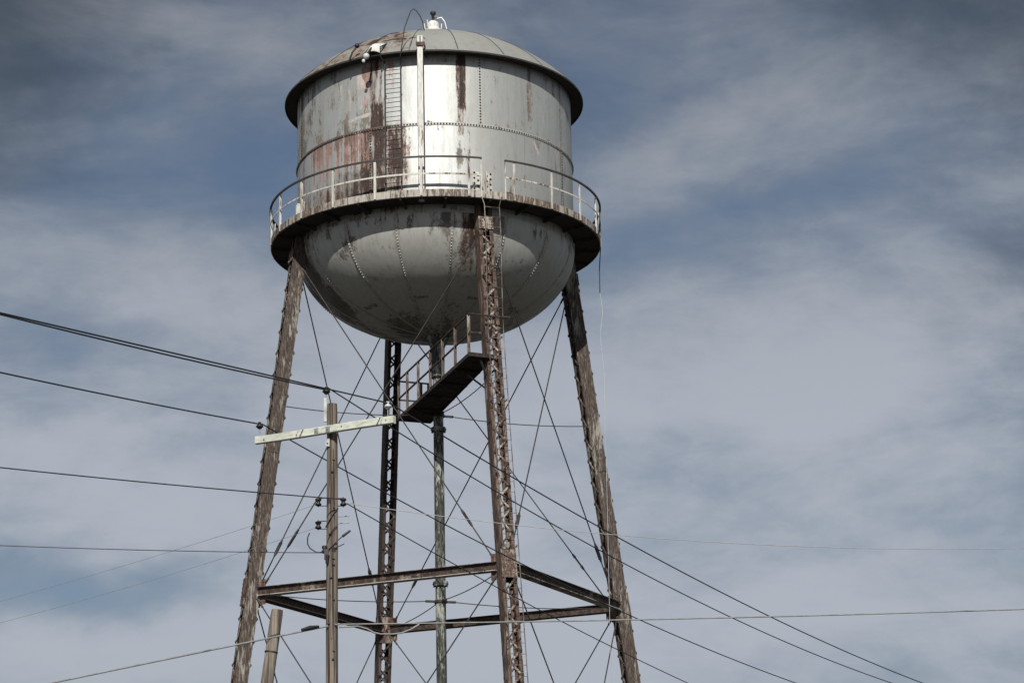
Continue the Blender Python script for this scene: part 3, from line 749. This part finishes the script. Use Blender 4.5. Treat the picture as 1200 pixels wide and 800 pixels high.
# low voltage spools on bent clevises
def spool(c, side):
    m = MB(); c = Vector(c); x1 = PX + side * .125
    for dz in (-.085, .085): m.tube([(x1 - side * .03, PY, c.z + dz * 1.0), (c.x + side * .03, PY, c.z + dz * 1.0)], .010, 6)
    m.tube([(c.x, PY, c.z - .11), (c.x, PY, c.z + .11)], .010, 6)
    o = m.build('spool_clevis', M['dark'], U)
    m = MB(); m.lathe([(.001, .075), (.06, .075), (.072, .05), (.05, .022), (.036, 0), (.05, -.022), (.072, -.05), (.06, -.075), (.001, -.075)], 16, c); m.build('spool_insulator', M['dark'], o)
spool((-2.577, PY, 12.274), -1); spool((-2.047, PY, 12.266), 1); spool((-2.577, PY, 11.775), -1)
for z in (11.952, 11.804):
    m = MB(); m.tube([(-2.20, PY, z), (-1.945, PY, z + .008)], .011, 6); m.tube([(-1.95, PY, z + .008), (-1.92, PY, z + .012)], .016, 6); m.build('step_bolt', M['galv'], U)
m = MB(); m.box((-2.40, PY - .13, 11.12), .045, .03, .11); m.lathe([(.001, .08), (.05, .08), (.06, .04), (.04, 0), (.06, -.04), (.05, -.08), (.001, -.08)], 12, (-2.44, PY - .10, 11.23)); m.tube([(-2.38, PY - .13, 11.10), (-2.385, PY - .13, 10.92)], [.05, .03], 8)
m.build('cable_bracket', M['dark'], U)
m = MB(); m.tube([(-2.757, PY - .05, 11.60), (-2.80, PY - .05, 11.50), (-2.80, PY - .05, 11.36), (-2.74, PY - .06, 11.26), (-2.62, PY - .08, 11.18), (-2.54, PY - .1, 11.165), (-2.44, PY - .12, 11.20)], .014, 7); m.build('drip_loop', M['wire'], U)
m = MB(); m.tube([(-2.36, PY - .14, 11.22), (-2.18, PY - .12, 11.40), (-2.05, PY - .04, 11.53)], .013, 6); m.tube([(-2.06, PY - .04, 11.52), (-1.90, PY + .02, 11.65)], [.03, .022], 8); m.tube([(-2.22, PY - .11, 11.25), (-2.03, PY, 11.365)], .011, 6)
m.build('service_drop_lead', M['wire'], U)
m = MB(); m.tube([(-2.42, PY - .10, 11.70), (-2.33, PY - .145, 11.86), (-2.25, PY - .14, 12.0), (-2.15, PY - .05, 12.12)], .013, 6); m.build('jumper_wire', M['wire'], U)

# leaning cut-off post
b_ = Vector((-5.12, -17.068, -.2)); t_ = Vector((-3.571, -17.068, 10.318)); b_ = t_ + (Vector((-3.793, -17.068, 8.72)) - t_) * ((t_.z + .2) / (t_.z - 8.72))
W = tag(empty('wooden_post', (b_.x, b_.y, 0)), 'short leaning grey wooden post with a cut flat top and one wire band', 'post')
m = MB(); wood_pole(m, b_, t_, .165, .132, 28, 4.0); m.build('post', M['post'], W)
m = MB(); c = t_.lerp(b_, .088); dd = (t_ - b_).normalized(); m.tube([c - dd * .015, c + dd * .015], .147, 24, False); m.build('wire_band', M['dark'], W)

# ================================================================== OVERHEAD LINES
def wire(name, label, P0, d, co, s0, s1, r, mat, cat='power line', n=60, group='overhead lines at the pole'):
    m = MB(); pts = []
    for i in range(n + 1):
        s = s0 + (s1 - s0) * i / n
        pts.append((P0[0] + d[0] * s, P0[1] + d[1] * s, co[0] * s * s + co[1] * s + co[2]))
    m.tube(pts, r, 7); return tag(m.build(name, mat), label, cat, group)
UD = (.5, .866); TOP = (-2.396, -19.068); RIx = (-1.019, -19.968); LIx = (-3.853, -18.168)
wire('power_line', 'thick black power line running from upper left to the pole top insulator', TOP, UD, (.00129, .10382, 14.735), -20, 0, .017, M['wire'])
wire('power_line', 'black power line from the left passing over the pole top to the white insulator', RIx, UD, (-.00001, .08987, 14.185), -20, 0, .016, M['wire'])
wire('power_line', 'black power line on the left ending at the dark insulator on the crossarm tip', LIx, UD, (.00147, .1034, 14.215), -18, 0, .016, M['wire'])
wire('power_line', 'black power line dropping rightward from the white insulator, uppermost of the three', RIx, UD, (.00149, -.11716, 14.185), 0, 42, .016, M['wire'])
wire('power_line', 'black power line dropping rightward from the pole top pin', TOP, UD, (.00189, -.13896, 14.80), 0, 42, .015, M['wire'])
wire('power_line', 'black power line dropping rightward from the dark insulator on the crossarm tip', LIx, UD, (.00164, -.12568, 14.225), 0, 42, .015, M['wire'])
wire('service_line', 'thin black line dropping rightward from the spool on the right of the pole', (-2.011, -19.168), UD, (.00162, -.1398, 12.238), 0, 30, .012, M['wire'], 'service line')
wire('service_line', 'dark line coming in from the left to the upper spools of the pole', (-2.011, -19.268), (-.8, -.6), (.00177, -.05208, 12.28), 0, 16, .013, M['wire'], 'service line')
wire('service_line', 'very thin pale wire running right from the pole across the tower legs', (-2.011, -19.168), (.9798, .2), (.00547, -.1252, 12.232), 0, 22, .0075, M['wire_pale'], 'service line')
wire('service_line', 'faint thin wire falling left from the upper left spool', (-2.577, -19.068), (-.8, .6), (.00233, -.12312, 12.235), 0, 14, .0045, M['wire_grey'], 'service line')
wire('service_line', 'faint thin wire falling left from the lower left spool', (-2.577, -19.068), (-.8, .6), (.00288, -.1297, 11.735), 0, 14, .0045, M['wire_grey'], 'service line')
wire('service_line', 'thin level wire coming in from the left to the cable bracket', (-2.44, -19.168), (-.9988, -.0499), (.00253, .01212, 11.16), 0, 12, .009, M['wire'], 'service line')
lc = wire('overhead_cable', 'grey cable rising from the lower left edge to the pole', (-2.369, -19.21), (-.8619, -.507), (-.00025, -.24837, 9.598), 0, 14, .019, M['wire_grey'], 'cable')
# lashed cable on the right with its drooping slack, one thing
m = MB(); d = (.9536, .3011); P0 = (-2.226, -19.22)
def q9(s, z): return (P0[0] + d[0] * s, P0[1] + d[1] * s, z)
m.tube([q9(s, .00065 * s * s + .04283 * s + 9.63) for s in [i * .4 for i in range(61)]], .016, 7)
m.tube([q9(s, 9.63 + .043 * s + (-.0) - dz) for s, dz in ((.1, .06), (.3, .05), (.5, .045), (.7, .10), (.85, .18), (1.0, .215), (1.25, .22), (1.45, .20), (1.65, .13), (1.85, .02))], .019, 7)
tag(m.build('overhead_cable', M['wire_grey']), 'pale grey cable running level to the right edge with a drooping bight', 'cable', 'overhead lines at the pole')
m = MB(); m.tube([(-2.9, -19.58, 9.475), (-2.72, -19.47, 9.53), (-2.55, -19.35, 9.575)], [.02, .045, .02], 8)
m.build('cable_sleeve', M['wire'], lc)

# loose cable hanging from the balcony edge
m = MB(); m.tube([(5.0, 0, 24.15), (4.94, 0, 23.4), (4.93, 0, 22.66)], .017, 6); m.cm = 1
m.tube([(4.93, 0, 22.68), (4.98, 0, 22.3), (4.99, 0, 22.0), (4.92, 0, 21.5), (4.905, 0, 21.13), (4.95, 0, 20.6), (4.98, 0, 20.07), (4.965, 0, 19.2), (4.95, 0, 18.49), (4.96, 0, 17.8), (4.95, 0, 16.9), (4.9, 0, 12), (4.93, 0, 3)], .008, 6)
tag(m.build('hanging_cable', (M['wire'], M['wire_pale'])), 'thin loose cable hanging straight down from the right end of the balcony', 'cable')

# ================================================================== LIGHT, SKY, CAMERA
SUN_EL, SUN_OFF = 35.5, -3.0
sp_ = Vector((math.cos(rad(SUN_EL)) * math.sin(rad(SUN_OFF)), -math.cos(rad(SUN_EL)) * math.cos(rad(SUN_OFF)), math.sin(rad(SUN_EL))))
sl = bpy.data.lights.new('sun', 'SUN'); sl.energy = 4.6; sl.angle = rad(.5); sl.color = (1.0, .968, .915)
so = bpy.data.objects.new('sun', sl); so.rotation_euler = (-sp_).to_track_quat('-Z', 'Y').to_euler(); so.location = (0, -30, 60); COL.objects.link(so)

wd = bpy.data.worlds.new('World'); sc.world = wd; wd.use_nodes = True; nt = wd.node_tree; nt.nodes.clear()
def wn(t, **k):
    x = nt.nodes.new(t)
    for a, b in k.items(): setattr(x, a, b)
    return x
def wl(a, b): nt.links.new(a, b)
def wset(s, v):
    if isinstance(v, bpy.types.NodeSocket): wl(v, s)
    elif isinstance(v, tuple) and s.type == 'RGBA': s.default_value = (*v, 1)
    else: s.default_value = v
sky = wn('ShaderNodeTexSky', sky_type='NISHITA'); sky.sun_disc = False; sky.sun_elevation = rad(SUN_EL); sky.sun_rotation = rad(180 - SUN_OFF)
sky.air_density = 1.0; sky.dust_density = 1.2; sky.ozone_density = 1.5
tc = wn('ShaderNodeTexCoord').outputs['Generated']
def wnoise(scale, det, ro, rot, stretch, loc=(0, 0, 0), dist=0.0):
    mp = wn('ShaderNodeMapping'); wl(tc, mp.inputs[0]); mp.inputs['Rotation'].default_value = tuple(rad(x) for x in rot); mp.inputs['Scale'].default_value = stretch; mp.inputs['Location'].default_value = loc
    t = wn('ShaderNodeTexNoise'); wl(mp.outputs[0], t.inputs['Vector']); t.inputs['Scale'].default_value = scale; t.inputs['Detail'].default_value = det; t.inputs['Roughness'].default_value = ro; t.inputs['Distortion'].default_value = dist
    return t.outputs['Fac']
def wm(op, a, b=0.0, c=False):
    m = wn('ShaderNodeMath', operation=op); m.use_clamp = c; wset(m.inputs[0], a); wset(m.inputs[1], b); return m.outputs[0]
def wmr(v, a, b, c=0.0, d=1.0):
    m = wn('ShaderNodeMapRange'); m.interpolation_type = 'SMOOTHSTEP'
    for i, x in enumerate((v, a, b, c, d)): wset(m.inputs[i], x)
    return m.outputs[0]
def wmix(f, a, b):
    m = wn('ShaderNodeMix', data_type='RGBA'); wset(m.inputs[0], f); wset(m.inputs[6], a); wset(m.inputs[7], b); return m.outputs[2]
def wdot(v):                        # cosine of the angle to a fixed compass direction
    m = wn('ShaderNodeVectorMath', operation='DOT_PRODUCT'); wl(tc, m.inputs[0]); m.inputs[1].default_value = tuple(Vector(v).normalized()); return m.outputs['Value']
streak = wnoise(7.0, 9, .58, (0, 16, 0), (1.0, 1.0, 2.5), (1.3, .2, .4), .35)     # long thin cloud, tilted
puff = wnoise(5.5, 7, .55, (0, 10, 0), (1, 1, 1.9), (4.1, .6, 2.2), .4)
wisp = wnoise(30, 8, .66, (0, 18, 0), (1, 1, 2.4), (.4, 2, 1), .5)
low = wmr(wdot((.05, 1, .13)), .965, .999)
cover = wm('ADD', wm('ADD', wm('MULTIPLY', streak, .64), wm('MULTIPLY', puff, .42)), wm('MULTIPLY', wisp, .20))
near = wdot((.030, 1, .215)); front = wmr(near, .72, .90)
# broad banks of cloud and blue gaps, by compass direction, with ragged edges
wt = wn('ShaderNodeTexNoise'); wl(tc, wt.inputs['Vector']); wt.inputs['Scale'].default_value = 9; wt.inputs['Detail'].default_value = 6
vs_ = wn('ShaderNodeVectorMath', operation='SUBTRACT'); wl(wt.outputs['Color'], vs_.inputs[0]); vs_.inputs[1].default_value = (.5, .5, .5)
vsc = wn('ShaderNodeVectorMath', operation='SCALE'); wl(vs_.outputs[0], vsc.inputs[0]); vsc.inputs['Scale'].default_value = .075
wv = wn('ShaderNodeVectorMath', operation='ADD'); wl(tc, wv.inputs[0]); wl(vsc.outputs[0], wv.inputs[1])
def wd2(v):
    m = wn('ShaderNodeVectorMath', operation='DOT_PRODUCT'); wl(wv.outputs[0], m.inputs[0]); m.inputs[1].default_value = v; return m.outputs['Value']
banks = 0.02
for e1, e2, a_, b_2, amp in (
    ((0.9972, 0.073, 0.0161), (-0.0106, 0.3507, -0.9364), 0.0428, 0.0339, -0.20),
    ((0.9798, -0.1767, 0.0932), (0.1445, 0.305, -0.9413), 0.0749, 0.0190, -0.15),
    ((0.9916, 0.1292, 0.0062), (-0.0163, 0.1726, -0.9849), 0.0606, 0.0150, -0.30),
    ((0.9862, 0.1624, 0.0329), (-0.0131, 0.2747, -0.9614), 0.0285, 0.0178, -0.16),
    ((0.9969, -0.0689, -0.0388), (-0.0094, 0.3835, -0.9235), 0.0392, 0.0214, -0.10),
    ((0.9961, -0.0821, -0.0316), (-0.0159, 0.1847, -0.9827), 0.0392, 0.0125, -0.10),
    ((0.9771, 0.0704, 0.2006), (0.1629, 0.3586, -0.9192), 0.0428, 0.0214, -0.10),
    ((0.9879, 0.1493, -0.0428), (-0.0964, 0.3735, -0.9226), 0.0499, 0.0093, 0.12),
    ((0.9622, -0.1915, 0.1935), (0.2475, 0.3186, -0.915), 0.0821, 0.0210, 0.10),
    ((0.9992, -0.0333, -0.023), (-0.0139, 0.2489, -0.9684), 0.1570, 0.0571, 0.16),
    ((0.9653, -0.2178, 0.1443), (0.1936, 0.2254, -0.9548), 0.0928, 0.0214, 0.14),
    ((0.9818, 0.0452, 0.1846), (0.1619, 0.3096, -0.937), 0.0428, 0.0214, 0.12),
    ((0.9902, 0.1265, -0.059), (-0.0848, 0.2093, -0.9742), 0.0928, 0.0214, 0.12),
    ((0.9997, -0.0124, -0.0191), (-0.017, 0.1482, -0.9888), 0.1900, 0.0300, 0.20),
    ):
    q = wm('ADD', wm('POWER', wm('ABSOLUTE', wm('DIVIDE', wd2(e1), a_)), 2.0), wm('POWER', wm('ABSOLUTE', wm('DIVIDE', wd2(e2), b_2)), 2.0))
    banks = wm('ADD', banks, wm('MULTIPLY', wm('EXPONENT', wm('MULTIPLY', q, -1.0)), amp))
cover = wm('ADD', cover, wm('ADD', wm('MULTIPLY', banks, front), wm('MULTIPLY', wm('SUBTRACT', 1.0, front), .08)))
cl = wmr(cover, .28, .86)
cloudcol = wmix(wmr(cover, .46, .86), (4.3, 4.95, 5.9), (7.2, 7.75, 8.75))
sep = wn('ShaderNodeSeparateXYZ'); wl(tc, sep.inputs[0])
lowbright = wmr(sep.outputs['Z'], .20, .46, 1.0, .60)       # the cloud veil is brightest towards the horizon
cm = wn('ShaderNodeVectorMath', operation='SCALE'); wl(cloudcol, cm.inputs[0]); wl(lowbright, cm.inputs['Scale']); cloudcol = cm.outputs[0]
skyc = wn('ShaderNodeMix', data_type='RGBA', blend_type='MULTIPLY'); skyc.inputs[0].default_value = 1.0; wl(sky.outputs[0], skyc.inputs[6]); skyc.inputs[7].default_value = (.92, .92, .95, 1)
final = wmix(wm('MULTIPLY', cl, .95), skyc.outputs[2], cloudcol)
# darker cloud tone around the bright stretch, lens vignetting put into the sky colour
thick = wm('ADD', wm('SUBTRACT', 1.0, wmr(near, .932, .9965)), wm('MULTIPLY', wm('SUBTRACT', wm('ADD', puff, streak), 1.0), -1.1))
thick = wm('MULTIPLY', wmr(thick, .12, .86), wmr(near, .72, .90))
final = wmix(wm('MULTIPLY', thick, .66), final, (.62, .82, 1.06))
bg = wn('ShaderNodeBackground'); wl(final, bg.inputs['Color']); bg.inputs['Strength'].default_value = .06
ow = wn('ShaderNodeOutputWorld'); wl(bg.outputs[0], ow.inputs['Surface'])

yaw, pit, roll = .0324312, .2759512, -.0220178
fw = Vector((math.sin(yaw) * math.cos(pit), math.cos(yaw) * math.cos(pit), math.sin(pit))); rt_ = Vector((math.cos(yaw), -math.sin(yaw), 0)); up_ = rt_.cross(fw)
r2 = rt_ * math.cos(roll) + up_ * math.sin(roll); u2 = -rt_ * math.sin(roll) + up_ * math.cos(roll)
cd = bpy.data.cameras.new('camera'); cd.sensor_width = 36; cd.lens = 2803.13 / 1200 * 36; cd.clip_start = .1; cd.clip_end = 12000
co_ = bpy.data.objects.new('camera', cd); COL.objects.link(co_)
mw = Matrix((r2, u2, -fw)).transposed().to_4x4(); mw.translation = Vector((0, -69.068, 1.6)); co_.matrix_world = mw
sc.camera = co_
sc.view_settings.view_transform = 'Standard'; sc.view_settings.look = 'None'; sc.view_settings.gamma = 1; sc.view_settings.exposure = 0; sc.view_settings.use_curve_mapping = False
sc.cycles.max_bounces = 6
